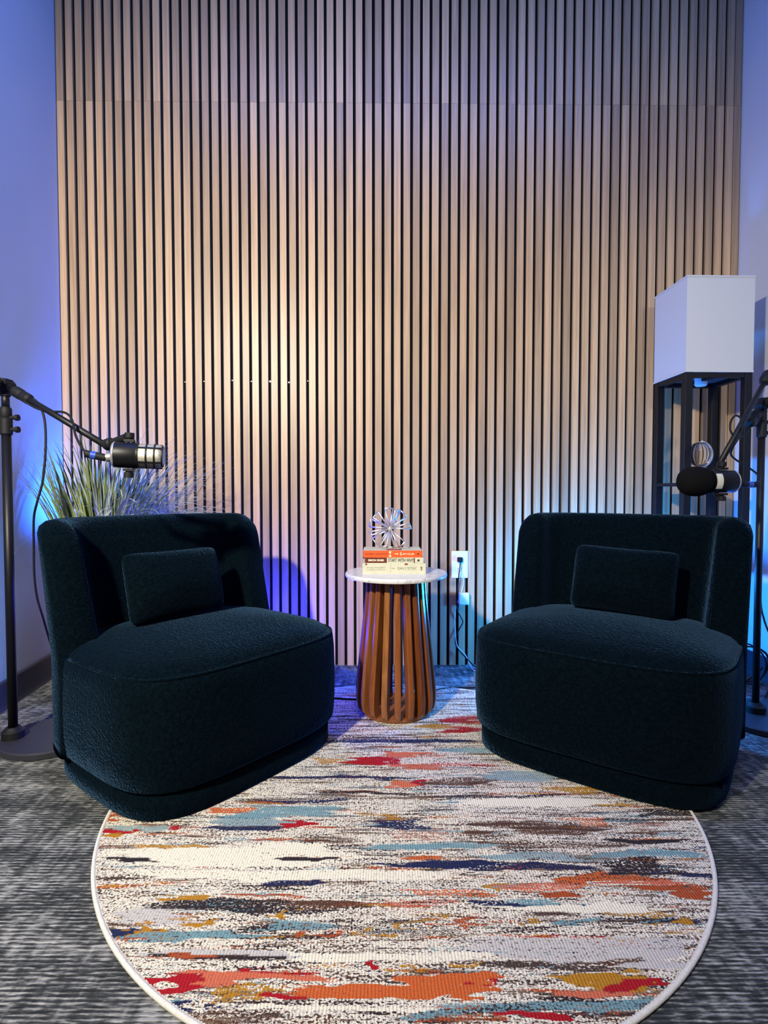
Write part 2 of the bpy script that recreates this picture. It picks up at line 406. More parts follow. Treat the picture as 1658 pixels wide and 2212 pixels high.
b = B()
loft(b, [[Vector((X_R + .004 - e, y, z)) for e, z in ((0, 0), (.016, 0), (.012, .006), (.009, .02), (.009, .092), (.006, .096), (0, .096))] for y in (YF, 2.33)])
struct('baseboard_right', b, M_BASE)

# slat wall: black felt panel, every slat of both panel rows a part of it
wall_rot = math.atan2(Y_R - Y_L, X_R - X_L)
wb = B(); L = X_R - X_L
box(wb, L / 2, .05, ZC / 2, L + .02, .076, ZC)
wall = struct('wall_back', wb, M_FELT)
wall.location = (X_L, Y_L, 0); wall.rotation_euler = (0, 0, wall_rot)
NS, JOINT = 72, 2.337
pitch = L / 71.5
def slat_mesh(h, width):
    b = B(); box(b, 0, .006, h / 2, width, .012, h)
    bmesh.ops.bevel(b, geom=[e for e in b.edges if abs(e.verts[0].co.z - e.verts[1].co.z) > .5 and e.verts[0].co.y < .003], offset=.0008, segments=1, affect='EDGES')
    bmesh.ops.recalc_face_normals(b, faces=b.faces[:])
    me = bpy.data.meshes.new('slat'); b.to_mesh(me); b.free(); me.materials.append(M_SLAT); return me
low, up = slat_mesh(JOINT - .0008, pitch * .70), slat_mesh(ZC - JOINT, pitch * .70)
for i in range(NS):
    x = pitch * .35 + i * pitch
    if x + pitch * .35 > L: x = L - pitch * .36
    for me, z in ((low, 0), (up, JOINT)):
        o = bpy.data.objects.new('slat', me); COL.objects.link(o); o.parent = wall
        o.location = (x, 0, z)
def on_wall(px, py, d=0.0):
    for _ in range(4):
        Y = Y_L if _ == 0 else Y_L + (p.x - X_L) * math.tan(wall_rot)
        p = at(px, py, Y - d)
    return p
# screw heads in the grooves
for px, py, m, r in ((583, 823, M_WHITE, .0045), (625, 825, M_WHITE, .004), (401, 824, M_CHROME, .0025), (442, 823, M_CHROME, .0025), (502, 821, M_CHROME, .003), (543, 823, M_CHROME, .0028), (664, 822, M_CHROME, .0025)):
    p = wall.matrix_basis.inverted() @ on_wall(px, py)
    gx = pitch * .85 + round((p.x - pitch * .85) / pitch) * pitch
    b = B(); lathe(b, [(r, 0), (r, .002), (r * .6, .0035)], 12, Matrix.Translation((gx, .012, p.z)) @ Matrix.Rotation(PI / 2, 4, 'X'))
    obj('screw', b, m, wall)

# ------------------------------------------------------------------ rug
rug = empty('round_rug', (*RUG_C, 0), 0, 'round multicoloured rug of woven cream, rust, navy and teal streaks on grey carpet', 'rug')
import numpy as np
def lattice(x, y, seed):
    g = np.random.RandomState(seed).rand(128, 1024)
    xi, yi = np.floor(x).astype(int), np.floor(y).astype(int); fx, fy = x - xi, y - yi
    fx, fy = fx * fx * (3 - 2 * fx), fy * fy * (3 - 2 * fy)
    G = lambda i, j: g[i % 128, j % 1024]
    return (G(xi, yi) * (1 - fx) + G(xi + 1, yi) * fx) * (1 - fy) + (G(xi, yi + 1) * (1 - fx) + G(xi + 1, yi + 1) * fx) * fy - .5
def rug_pile():
    st = .0024
    nx, ny = int(2 * RUG_X / st) + 1, int(2 * RUG_Y / st) + 1
    gx, gy = np.meshgrid(np.linspace(-RUG_X, RUG_X, nx), np.linspace(-RUG_Y, RUG_Y, ny), indexing='ij')
    inside = (gx / (RUG_X - .008)) ** 2 + (gy / (RUG_Y - .008)) ** 2 < 1
    wx = gx + .09 * lattice(gx * 9 + 50, gy * 45 + 90, 1) + .07 * lattice(gx * 25 + 70, gy * 170 + 300, 2) + .02 * lattice(gx * 60 + 70, gy * 330 + 400, 5)
    wy = gy + .016 * lattice(gx * 8 + 50, gy * 20 + 50, 3) + .007 * lattice(gx * 35 + 60, gy * 60 + 90, 4)
    col = np.zeros((nx, ny, 4), np.float32); col[..., 3] = -1
    for px, py, hw, hh, colr, brk in PATCHES:
        a = floor_at(px, py, RUG_T); b = floor_at(px + hw, py, RUG_T)
        y0, y1 = floor_at(px, py + hh, RUG_T).y, floor_at(px, py - hh, RUG_T).y
        qx = np.abs(wx - (a.x - RUG_C[0])) / (b.x - a.x); qy = np.abs(wy - ((y0 + y1) / 2 - RUG_C[1])) / ((y1 - y0) / 2)
        d = np.maximum(np.maximum(qx, qy), .62 * (qx + qy))
        m = np.minimum((1 - d) / (2.0 * brk), .30 - .29 * brk)       # alpha: how solidly the patch covers the tufts
        win = (m > -.12) & ((m > col[..., 3]) | (m > .02))
        col[win, 0], col[win, 1], col[win, 2] = colr
        col[..., 3] = np.where(win, m, col[..., 3])
    idx = -np.ones((nx, ny), int); idx[inside] = np.arange(inside.sum())
    v = np.stack([gx[inside], gy[inside], np.full(inside.sum(), RUG_T)], -1)
    q = np.stack([idx[:-1, :-1], idx[1:, :-1], idx[1:, 1:], idx[:-1, 1:]], -1).reshape(-1, 4)
    q = q[(q >= 0).all(1)]
    me = bpy.data.meshes.new('pile')
    me.vertices.add(len(v)); me.vertices.foreach_set('co', v.ravel())
    me.loops.add(q.size); me.loops.foreach_set('vertex_index', q.ravel())
    me.polygons.add(len(q)); me.polygons.foreach_set('loop_start', np.arange(len(q)) * 4)
    me.update(calc_edges=True)
    at_ = me.attributes.new('patch', 'FLOAT_COLOR', 'POINT'); at_.data.foreach_set('color', col[inside].ravel())
    me.materials.append(M_RUG)
    o = bpy.data.objects.new('pile', me); COL.objects.link(o); o.parent = rug
rug_pile()
def oval(k, z, n=160): return [Vector(((RUG_X - k) * math.cos(2 * PI * i / n), (RUG_Y - k) * math.sin(2 * PI * i / n), z)) for i in range(n)]
b = B(); loft(b, [oval(.006, .0005), oval(.006, RUG_T - .001)]); obj('backing', b, M_BIND, rug)
b = B(); tube(b, oval(.005, .0045), .0046, 8, closed=True)
tag(obj('edge_binding', b, M_BIND, rug, smooth=True), 'pale grey overlocked edge')

# ------------------------------------------------------------------ chairs
def outline(n, ax, bf, bb, nf, nb, shift=0.0):
    pts = []
    for i in range(n):
        a = 2 * PI * i / n
        c, s = math.cos(a), math.sin(a)
        e, bb_ = (nf, bf) if s < 0 else (nb, bb)
        r = (abs(c) ** e + abs(s) ** e) ** (-1 / e)
        pts.append(Vector((ax * r * c, bb_ * r * s + shift, 0)))
    return pts
AX, BF, BB, NF, NB = .327, .270, .308, 3.95, 3.8
def ring(off, z, n=72, crown=None):
    r = outline(n, AX + off, BF + off, BB + off, NF, NB)
    for p in r: p.z = z
    return r
def make_chair(loc, facing, label):
    root = empty('lounge_chair', loc, facing, label, 'chair', 'black boucle lounge chairs')
    b = B()                                                        # recessed plinth
    loft(b, [ring(-.016, 0), ring(-.012, .004), ring(-.012, .058), ring(-.03, .064)])
    obj('plinth', b, M_BOU, root, smooth=True)
    b = B()                                                        # upholstered seat body with crowned cushion top
    prof = [(-.03, .064), (-.006, .066), (.000, .074), (.004, .12), (.005, .20), (.003, .28), (.000, .312), (-.005, .318), (-.009, .3185), (-.014, .326), (-.028, .337), (-.06, .348), (-.11, .358), (-.17, .366), (-.24, .371)]
    loft(b, [ring(o, z) for o, z in prof])
    obj('seat', b, M_BOU, root, smooth=True)
    b = B(); tube(b, [p for p in sorted([q for q in ring(-.0035, .3185, 90) if q.y < .10], key=lambda q: math.atan2(q.y - .5, q.x) if True else 0)], .0035, 6)
    obj('piping', b, M_BOU, root, smooth=True)
    # curved back shell: path runs round the back from one arm end to the other
    b = B(); n = 49; rows = []
    base = outline(400, AX, BF, BB, NF, NB)
    path = [p for p in base if p.y > .10]
    path.sort(key=lambda p: math.atan2(p.y - .10, p.x))
    ln = [0]
    for p, q in zip(path, path[1:]): ln.append(ln[-1] + (q - p).length)
    T = ln[-1]
    def samp(s):
        for i in range(len(ln) - 1):
            if ln[i + 1] >= s:
                f = (s - ln[i]) / max(1e-9, ln[i + 1] - ln[i])
                p = path[i].lerp(path[i + 1], f); d = (path[i + 1] - path[i]).normalized()
                return p, Vector((d.y, -d.x, 0))
        d = (path[-1] - path[-2]).normalized(); return path[-1], Vector((d.y, -d.x, 0))
    HT, Z0 = .655, .066
    us = [0, .004, .012, .025, .05, .075]; us = us + [.075 + (T - .15) * k / 36 for k in range(1, 36)] + [T - u for u in reversed(us)]
    for s in us:
        p, nrm = samp(min(max(s, 1e-4), T - 1e-4))
        # smooth the normal a little towards the radial direction
        nrm = (nrm + Vector((p.x * .8, p.y * 1.0, 0)).normalized() * .35).normalized()
        e = min(s, T - s); r = .07
        top = HT - (r - math.sqrt(max(0, r * r - max(0, r - e) ** 2))) * .9
        th = .088 * (1 - .30 * max(0, 1 - e / .03) ** 2)            # rounded arm ends
        fr = 1.0
        rowp = []
        def P(off, z):
            t = max(0, (z - .30)) / .355
            endlean = max(0, 1 - e / .14) * .055 * t               # arm ends rake back
            q = p + nrm * (off + .006 * t)
            return Vector((q.x, q.y + .058 * t + endlean * .5, z))
        o0 = .010 - .012 * max(0, 1 - e / .02) ** 2
        for z in (Z0, .10, .18, .26, .31, .36, .43, .50, .56): rowp.append(P(o0, min(z, top - .05)))
        for k in range(7):
            a = PI * k / 6
            rowp.append(P(o0 - (th / 2) * (1 - math.cos(a)), top - .036 + .036 * math.sin(a)))
        for z in (.56, .50, .43, .38, .34, .31): rowp.append(P(o0 - th - .016 * max(0, (.62 - z)) / .3, min(z, top - .05)))
        rows.append(rowp)
    V = [[b.verts.new(q) for q in r] for r in rows]
    m = len(V[0])
    for r0, r1 in zip(V, V[1:]):
        for k in range(m): b.faces.new((r0[k], r0[(k + 1) % m], r1[(k + 1) % m], r1[k]))
    b.faces.new(V[0]); b.faces.new(V[-1][::-1])
    obj('backrest', b, M_BOU, root, smooth=True)
    return root
chL = make_chair((-.498, 1.540, RUG_T + .0014), math.radians(52.1), 'black boucle lounge chair on the left, in front of the grassy plant, turned right')
chR = make_chair((.628, 1.570, RUG_T + .0014), math.radians(-36.3), 'black boucle lounge chair on the right, in front of the floor lamp, turned left')

def make_pillow(loc, facing, tilt, label, roll=0.0):
    b = B(); nx, nz = 22, 14; W, H, D = .305, .210, .118
    def grid(sgn):
        g = []
        for j in range(nz + 1):
            r = []
            for i in range(nx + 1):
                u, v = 2 * i / nx - 1, 2 * j / nz - 1
                pin = 1 - .05 * (1 - abs(u) ** 2) * abs(v) ** 3 - .10 * abs(u) ** 8 * abs(v) ** 3
                pin2 = 1 - .03 * (1 - abs(v) ** 2) * abs(u) ** 3 - .07 * abs(v) ** 8 * abs(u) ** 3
                t = (max(0, 1 - abs(u) ** 2.4) ** .5) * (max(0, 1 - abs(v) ** 2.2) ** .5)
                wob = noise.noise(Vector((u * 2.2, v * 2.2, sgn * 3 + loc[0]))) * .006 * t
                r.append(Vector((u * W / 2 * pin2, sgn * (D / 2 * t + wob), v * H / 2 * pin)))
            g.append(r)
        return g
    for sgn in (-1, 1):
        g = [[b.verts.new(p) for p in r] for r in grid(sgn)]
        for j in range(nz):
            for i in range(nx): b.faces.new((g[j][i], g[j][i + 1], g[j + 1][i + 1], g[j + 1][i]))
    bmesh.ops.remove_doubles(b, verts=b.verts[:], dist=.0008)
    o = obj('lumbar_pillow', b, M_BOU, None, smooth=True, subsurf=1)
    o.matrix_world = Matrix.Translation(loc) @ Matrix.Rotation(facing, 4, 'Z') @ Matrix.Rotation(tilt, 4, 'X') @ Matrix.Rotation(roll, 4, 'Y')
    return tag(o, label, 'pillow', 'black lumbar pillows')
def chair_local(root, x, y, z): return root.matrix_basis @ Vector((x, y, z))
make_pillow(chair_local(chL, -.025, .105, .464), math.radians(52.1), math.radians(-14), 'black lumbar pillow leaning on the back of the left chair')
make_pillow(chair_local(chR, .022, .105, .464), math.radians(-36.3), math.radians(-14), 'black lumbar pillow leaning on the back of the right chair', math.radians(2))

# ------------------------------------------------------------------ side table
TX, TY, TT = .040, 1.835, .472
tb = empty('side_table', (TX, TY, RUG_T + .0014), 0, 'drum side table with round white marble top on a tapered wooden slat base', 'table')
hT = TT - RUG_T - .0014
b = B(); lathe(b, [(.158, hT - .0155), (.166, hT - .014), (.168, hT - .010), (.168, hT - .004), (.1655, hT), (.10, hT)], 72)
tag(obj('tabletop', b, M_MARBLE, tb, smooth=False), 'round white marble top')
def rad(z): return [.117, .129, .1335, .1335, .1275, .119, .1105, .1025, .098][z]
zs = [.006, .020, .045, .075, .14, .22, .30, .38, hT - .0165]
b = B(); lathe(b, [(.110, 0), (.116, .002), (.117, .012), (.104, .014)], 48); obj('base_disc', b, M_LAC, tb)
b = B(); lathe(b, [(.074, hT - .040), (.078, hT - .040), (.078, hT - .0165), (.074, hT - .0165)], 48); obj('top_ring', b, M_LAC, tb)
NSL = 19
def table_slat():
    b = B(); rings = []
    for i, z in enumerate(zs):
        r = rad(i); hw = .0094 * (.80 + .20 * r / .13); th = .030
        rings.append([Vector((r - th, -hw, z)), Vector((r - .001, -hw, z)), Vector((r + .0005, -hw * .6, z)), Vector((r + .0005, hw * .6, z)), Vector((r - .001, hw, z)), Vector((r - th, hw, z))])
    loft(b, rings); bmesh.ops.recalc_face_normals(b, faces=b.faces[:])
    me = bpy.data.meshes.new('slat'); b.to_mesh(me); b.free(); me.materials.append(M_LAC); return me
me = table_slat()
for i in range(NSL):
    o = bpy.data.objects.new('slat', me); COL.objects.link(o); o.parent = tb; o.rotation_euler = (0, 0, 2 * PI * (i + .32) / NSL)

# ------------------------------------------------------------------ books
def text_mesh(s, size, m, parent, loc, name='lettering', width=None, bold=0.0):
    """lettering standing on the front (-y) face of a thing, centred on loc (local)"""
    c = bpy.data.curves.new('lettering', 'FONT'); c.body = s; c.size = size; c.align_x = 'CENTER'; c.align_y = 'CENTER'
    c.extrude = .0002; c.offset = bold; c.resolution_u = 3
    t = bpy.data.objects.new('tmp', c); COL.objects.link(t)
    dg = bpy.context.evaluated_depsgraph_get()
    me = bpy.data.meshes.new_from_object(t.evaluated_get(dg)); bpy.data.objects.remove(t); bpy.data.curves.remove(c)
    me.materials.clear(); me.materials.append(m)
    o = bpy.data.objects.new(name, me); COL.objects.link(o); o.parent = parent
    k = 1
    if width:
        xs = [v.co.x for v in me.vertices]; k = width / (max(xs) - min(xs))
    o.location = loc; o.rotation_euler = (PI / 2, 0, 0); o.scale = (k, 1, 1)
    return o
def make_book(z, t, wdt, dep, x, y, rz, cover, label, spine_m=None):
    r = empty('book', (x, y, z), rz, label, 'book', 'books stacked on the side table')
    b = B()                                                       # cover wraps spine (front), bottom and top board
    c = .0016
    box(b, 0, -dep / 2 + c / 2, t / 2, wdt, c, t); obj('spine', b, spine_m or cover, r)
    b = B()
    box(b, 0, c / 2, c / 2, wdt, dep - c, c); box(b, 0, c / 2, t - c / 2, wdt, dep - c, c); obj('cover', b, cover, r)
    b = B(); box(b, 0, -.001, t / 2, wdt - .006, dep - .006, t - 2 * c - .0002); obj('page_block', b, M_PAGES, r)
    return r
z0 = TT
bk = make_book(z0, .0345, .204, .130, .0315, 1.850, math.radians(1.0), M_OFFW, 'thick cream hardback book at the bottom of the stack')
fy = -.065 - .0002
text_mesh('THE', .0055, M_INKG, bk, (-.003, fy, .0175)); text_mesh('DAILY STOIC', .0115, M_INKG, bk, (.042, fy, .0175), width=.062)
text_mesh('RYAN HOLIDAY', .0058, M_INKG, bk, (-.058, fy, .0200), width=.058); text_mesh('& STEPHEN HANSELMAN', .0035, M_INKG, bk, (-.058, fy, .0135), width=.058)
b = B(); box(b, -.0115, fy, .01725, .0006, .0004, .026); obj('rule', b, M_INKG, bk)
b = B(); rod(b, (.088, fy + .0002, .0205), (.088, fy - .0002, .0205), .0032, 12); box(b, .088, fy, .0145, .004, .0004, .007); tag(obj('publisher_mark', b, M_INKG, bk), 'small round emblem')
for x, wd in ((-.090, .006), (.039, .010)):
    b = B(); box(b, x, fy, .0315, wd, .0004, .0052); obj('brown_tab', b, M_INKB, bk)
z0 += .0345
bk = make_book(z0, .0185, .190, .135, .0330, 1.854, math.radians(-.8), M_OFFW, 'white and dark red paperback in the middle of the stack')
fy = -.0675 - .0002
b = B(); box(b, -.0585, fy, .00925, .071, .0004, .0165); obj('spine_panel', b, M_DARKRED, bk)
text_mesh('SIMON SINEK', .0088, M_INKW, bk, (-.0575, fy - .0003, .00925), width=.052, bold=.0002)
text_mesh('START WITH WHY', .0155, M_INK, bk, (.022, fy, .00925), width=.082, bold=.0003)
b = B(); box(b, .0655, fy, .00925, .0035, .0004, .0165); obj('spine_bar', b, M_DARKRED, bk)
b = B(); rod(b, (.079, fy + .0002, .00925), (.079, fy - .0002, .00925), .0038, 14); tag(obj('publisher_mark', b, M_INK, bk), 'small dark oval emblem')
z0 += .0185
bk = make_book(z0, .0225, .190, .125, .0275, 1.848, math.radians(.6), M_OFFW, 'orange spined paperback on top of the stack, under the silver ornament', M_ORANGE)
fy = -.0625 - .0002
text_mesh('ROBIN SHARMA', .0085, M_INKB, bk, (-.0530, fy, .01125), width=.070)
text_mesh('THE', .0070, M_INKW, bk, (.012, fy, .01125)); text_mesh('5', .0150, M_INKW, bk, (.0265, fy, .01125)); text_mesh('AM CLUB', .0085, M_INKW, bk, (.050, fy, .01125), width=.036)
b = B()
for s in (-1, 1):
    vs = [b.verts.new((-.0085 + dx, fy + dy, .01125 + dz)) for dy in (-.0002, .0002) for dx, dz in ((0, 0), (-.0045, s * .0085), (.0045, s * .0085))]
    b.faces.new(vs[:3]); b.faces.new(vs[3:]); 
tag(obj('hourglass_mark', b, M_INKW, bk), 'cream hourglass emblem')
b = B(); rod(b, (.082, fy + .0002, .01125), (.082, fy - .0002, .01125), .0035, 12); obj('publisher_mark', b, M_INKB, bk)
b = B()                                                           # cover art on top board: orange swirl and pale blue title strip
box(b, .005, -.030, .0226, .050, .040, .0003); obj('cover_art', b, M_INKR, bk)
text_mesh('THE 5 AM CLUB', .012, plain('pale_blue_ink', rgb(150, 160, 200), .6), bk, (-.055, -.045, .0227), width=.060).rotation_euler = (0, 0, 0)
z0 += .0226

# ------------------------------------------------------------------ silver starburst ornament
orn_c = Vector((.0195, 1.850, z0 + .0665))
orn = empty('starburst_ornament', (orn_c.x, orn_c.y, z0), 0, 'silver wire starburst ornament of long open loops on top of the books', 'ornament')
dirs = [  # loop axes as seen from the front: (x, y, z) and roll of the loop plane
    (-.75, -.25, .75, .6), (-.95, .1, .28, -.4), (-1.0, -.35, -.22, 1.2), (-.82, .25, -.72, .2), (-.35, -.55, -.9, .9), (.02, .2, -1.0, .3),
    (.62, -.35, -.80, .5), (1.0, -.2, .16, .8), (.74, .15, .80, .3), (.40, -.3, 1.0, 1.1), (-.05, .25, 1.1, .4), (.3, .9, .2, .6)]
for x, y, z, rl in dirs:
    d = Vector((x, y, z)).normalized(); L = .069
    u = d.cross(Vector((0, 1, 0))).normalized(); u = Matrix.Rotation(rl, 3, d) @ u
    hub = Vector((0, 0, .0665)); e = .0150
    if hub.z + (d * L).z - abs(u.z) * e < .003: L = (hub.z - .003 - abs(u.z) * e) / max(.05, -d.z)
    L = min(L, .070)
    b = B()
    pts = [hub + d * .004, hub + d * L - u * e, hub + d * L + u * e]
    for p, q in ((0, 1), (1, 2), (2, 0)): rod(b, pts[p], pts[q], .0025, 8)
    obj('wire_loop', b, M_CHROME, orn, smooth=True)
b = B(); lathe(b, [(.001, -.006), (.005, -.003), (.006, 0), (.005, .003), (.001, .006)], 12, Matrix.Translation((0, 0, .0665))); obj('hub', b, M_CHROME, orn, smooth=True)

# ------------------------------------------------------------------ wall outlet and cords
pc = on_wall(992, 1219)
ol = empty('wall_outlet', (pc.x, pc.y - .0005, pc.z), wall_rot, 'white duplex wall outlet on the slat wall right of the side table', 'outlet')
b = B(); box(b, 0, -.003, 0, .070, .006, .115); obj('cover_plate', b, M_WHITE, ol, bevel=.002)
for s in (-1, 1):
    b = B(); loft(b, [[Vector((.017 * math.cos(a) , y, s * .0195 + max(-.0125, min(.0125, .017 * math.sin(a))))) for a in [2 * PI * k / 24 for k in range(24)]] for y in (-.006, -.0075)])
    so = obj('socket', b, M_WHITE, ol)
    b = B()
    if s < 0:
        box(b, -.0065, -.0077, s * .0195 + .002, .002, .0006, .008); box(b, .0065, -.0077, s * .0195 + .002, .002, .0006, .007); rod(b, (0, -.0074, s * .0195 - .007), (0, -.0080, s * .0195 - .007), .0025, 10)
        obj('slot', b, M_RUB, so)
b = B(); rod(b, (0, -.0062, 0), (0, -.0072, 0), .003, 10); obj('screw', b, M_CHROME, ol)
# black cord with plug
cord = empty('power_cord', (pc.x, pc.y, 0), 0, 'black power cord plugged into the outlet, hanging to the floor', 'cord')
def rel(o, pts): return [Vector(p) - o.location for p in pts]
p0 = Vector((pc.x, pc.y - .0085, pc.z + .0195))
b = B(); box(b, 0, -.011, p0.z + .002, .022, .022, .020)
obj('plug', b, M_RUB, cord, bevel=.003)
b = B(); W = lambda px, py, d=.012: on_wall(px, py, d)
tube(b, spline(rel(cord, [(pc.x + .001, pc.y - .022, p0.z - .006), W(993, 1225, .028), W(991, 1240, .03), W(988, 1270, .02), W(986, 1300, .015), W(988, 1320, .014), W(996, 1335, .014), W(999, 1345, .012), W(990, 1362, .012), W(983, 1380, .012), W(986, 1397, .016), W(1000, 1415, .03), Vector((.385, 2.25, .012)), Vector((.42, 2.20, .005)), Vector((.50, 2.19, .005))]), 8), .0024, 8)
obj('wire', b, M_RUB, cord, smooth=True)
wcord = empty('white_cord', (pc.x, pc.y, 0), 0, 'thin white cord with a small square power adapter hanging below the outlet', 'cord')
b = B(); a0 = W(1001, 1293, .02); box(b, a0.x - pc.x, a0.y - pc.y, a0.z, .043, .024, .050); obj('power_adapter', b, M_WHITE, wcord, bevel=.004)
b = B(); tube(b, spline(rel(wcord, [(pc.x + .0, pc.y - .012, pc.z - .0215), W(998, 1240, .016), W(1001, 1258, .01), W(996, 1280, .009), W(988, 1300, .010), W(982, 1330, .012), W(983, 1365, .014), W(987, 1395, .016), W(1003, 1412, .022), W(1013, 1432, .04), Vector((.375, 2.25, .004)), Vector((.45, 2.23, .003))]), 8), .0015, 6)
obj('wire', b, M_WHITE, wcord, smooth=True)

# floor cable crossing behind the table
fc = [floor_at(640, 1500, .012), floor_at(720, 1508, .011), floor_at(800, 1510, .011), floor_at(900, 1500, .011), floor_at(960, 1487, .008), floor_at(1030, 1484, .004), floor_at(1100, 1470, .004)]
b = B(); tube(b, spline(fc, 8), .0028, 8)
tag(obj('floor_cable', b, M_RUB, smooth=True), 'black cable lying across the floor and rug behind the side table', 'cable')

# ------------------------------------------------------------------ floor lamp
LX0, LX1, LY0, LY1 = 1.088, 1.337, 2.03, 2.255
lw, ld = LX1 - LX0, LY1 - LY0
lamp = empty('floor_lamp', ((LX0 + LX1) / 2, (LY0 + LY1) / 2, 0), math.radians(1.5), 'black open frame floor lamp with tall white box shade in right corner', 'lamp')
ZB, ZT = 1.172, 1.516
b = B(); t = .003
for sx, sy, ax in ((0, -1, 'x'), (0, 1, 'x'), (-1, 0, 'y'), (1, 0, 'y')):
    if ax == 'x': box(b, 0, sy * (ld / 2 - t / 2), (ZB + ZT) / 2, lw, t, ZT - ZB)
    else: box(b, sx * (lw / 2 - t / 2), 0, (ZB + ZT) / 2, t, ld - 2 * t, ZT - ZB)
obj('lamp_shade', b, M_SHADE, lamp)
for z in (ZB + .002, ZT - .002):
    b = B()
    for sy in (-1, 1): box(b, 0, sy * (ld / 2 + .0005), z, lw + .002, .002, .006)
    for sx in (-1, 1): box(b, sx * (lw / 2 + .0005), 0, z, .002, ld + .002, .006)
    obj('shade_trim', b, M_SHADE, lamp)
ps = .027
for sx in (-1, 1):
    for sy in (-1, 1):
        b = B(); box(b, sx * (lw / 2 - ps / 2 - .001), sy * (ld / 2 - ps / 2 - .001), ZB / 2, ps, ps, ZB - .001); obj('post', b, M_FRAME, lamp, bevel=.0015)
b = B()
for sy in (-1, 1): box(b, 0, sy * (ld / 2 - ps / 2 - .001), ZB - .010, lw - 2 * ps - .004, ps * .8, .016)
for sx in (-1, 1): box(b, sx * (lw / 2 - ps / 2 - .001), 0, ZB - .010, ps * .8, ld - 2 * ps - .004, .016)
box(b, 0, 0, ZB - .010, .02, ld - 2 * ps, .010)
obj('top_frame', b, M_FRAME, lamp)
for z in (.765, .40, .06):
    b = B(); box(b, 0, 0, z, lw - .006, ld - .006, .012); obj('shelf', b, M_FRAME, lamp)
b = B(); lathe(b, [(.018, ZB - .03), (.022, ZB - .025), (.022, ZB + .03), (.014, ZB + .04)], 20); so = obj('socket', b, M_WHITE, lamp, smooth=True)
b = B(); lathe(b, [(.014, ZB + .04), (.022, ZB + .07), (.030, ZB + .10), (.022, ZB + .125), (.004, ZB + .135)], 20); obj('bulb', b, M_WHITE, so, smooth=True)

# glass globe standing on the lamp's shelf
gc = at(1509, 982, 2.13)
gz = .771
gl = empty('glass_globe', (gc.x, gc.y, gz + .0005), 0, 'small clear glass globe with silver meridian arm on the lamp shelf', 'globe')
cz = gc.z - gz; gr = .046
b = B(); lathe(b, [(.001, cz - gr)] + [(gr * math.sin(PI * k / 20), cz - gr * math.cos(PI * k / 20)) for k in range(1, 20)] + [(.001, cz + gr)], 32); obj('sphere', b, M_GLASS, gl, smooth=True)
b = B(); tube(b, [(math.sin(a) * (gr + .005), 0, cz + math.cos(a) * (gr + .005)) for a in [math.radians(10 + 160 * k / 24) for k in range(25)]], .0036, 8); obj('meridian_arm', b, M_CHROME, gl, smooth=True)
for s in (1, -1):
    b = B(); rod(b, (.0, 0, cz + s * (gr - .001)), (.012, 0, cz + s * (gr + .006)), .003); obj('pivot', b, M_CHROME, gl)
b = B(); lathe(b, [(.028, 0), (.028, .004), (.010, .008), (.004, .014), (.004, max(.015, cz - gr - .002))], 24); obj('foot', b, M_CHROME, gl, smooth=True)

# ------------------------------------------------------------------ microphone stands
def make_stand(px, base_c, r, ztop, joint, boom_a, boom_b, label, low_r, up_r, clutch_z):
    st = empty('microphone_stand', (px.x, px.y, 0), 0, label, 'microphone stand', 'boom microphone stands')
    R = lambda p: Vector(p) - st.location
    bc = R((*base_c, 0))
    b = B(); lathe(b, [(r - .003, 0), (r, .003), (r, .017), (r - .004, .020)], 64, Matrix.Translation(bc)); tag(obj('base_plate', b, M_GREYB, st), 'heavy round base plate')
    b = B(); lathe(b, [(.030, .020), (.030, .040), (.022, .046), (.018, .052)], 24); obj('collar', b, M_RUB, st)
    b = B(); lathe(b, [(low_r, .050), (low_r, clutch_z)], 20); obj('lower_tube', b, M_BLACK, st, smooth=True)
    b = B(); lathe(b, [(low_r + .002, clutch_z - .015), (low_r + .004, clutch_z - .012), (low_r + .004, clutch_z + .030), (low_r + .001, clutch_z + .034), (low_r + .003, clutch_z + .038), (low_r + .003, clutch_z + .058), (up_r + .002, clutch_z + .064)], 24); cl = obj('clutch', b, M_RUB, st)
    for dz in (.0, .034):
        b = B(); rod(b, (low_r, 0, clutch_z + dz), (low_r + .018, 0, clutch_z + dz), .006, 10); rod(b, (low_r + .016, 0, clutch_z + dz), (low_r + .024, 0, clutch_z + dz), .009, 12); obj('clamp_knob', b, M_RUB, cl, smooth=False)
    jt = R(joint)
    b = B(); lathe(b, [(up_r, clutch_z + .06), (up_r, jt.z - .02)], 16); obj('upper_tube', b, M_BLACK, st, smooth=True)
    a, c = R(boom_a), R(boom_b); d = (c - a).normalized()
    b = B(); rod(b, (0, 0, jt.z - .032), (0, 0, jt.z - .006), .014, 16); box(b, 0, 0, jt.z, .026, .034, .034)
    rod(b, (0, -.026, jt.z), (0, .026, jt.z), .017, 18)
    hd = obj('swivel_joint', b, M_RUB, st, bevel=.002)
    b = B(); rod(b, (0, -.026, jt.z), (0, -.044, jt.z), .010, 12); rod(b, (0, -.036, jt.z), (0, -.046, jt.z), .017, 10); obj('wing_knob', b, M_RUB, hd)
    b = B(); off = Vector((0, .0, 0)); rod(b, a, c, .0085, 14); obj('boom_arm', b, M_BLACK, st, smooth=True)
    q = jt + d * ((a - jt).dot(d) * 0) + d * .075
    b = B(); M = axis_matrix(jt + d * .045, c); lathe(b, [(.010, 0), (.016, .006), (.016, .030), (.013, .036), (.015, .042), (.015, .066), (.010, .072)], 18, M); obj('boom_clutch', b, M_RUB, st)
    b = B(); M = axis_matrix(a - d * .02, c); lathe(b, [(.008, 0), (.017, .004), (.018, .03), (.014, .045), (.009, .05)], 18, M); obj('counterweight', b, M_RUB, st, smooth=True)
    return st

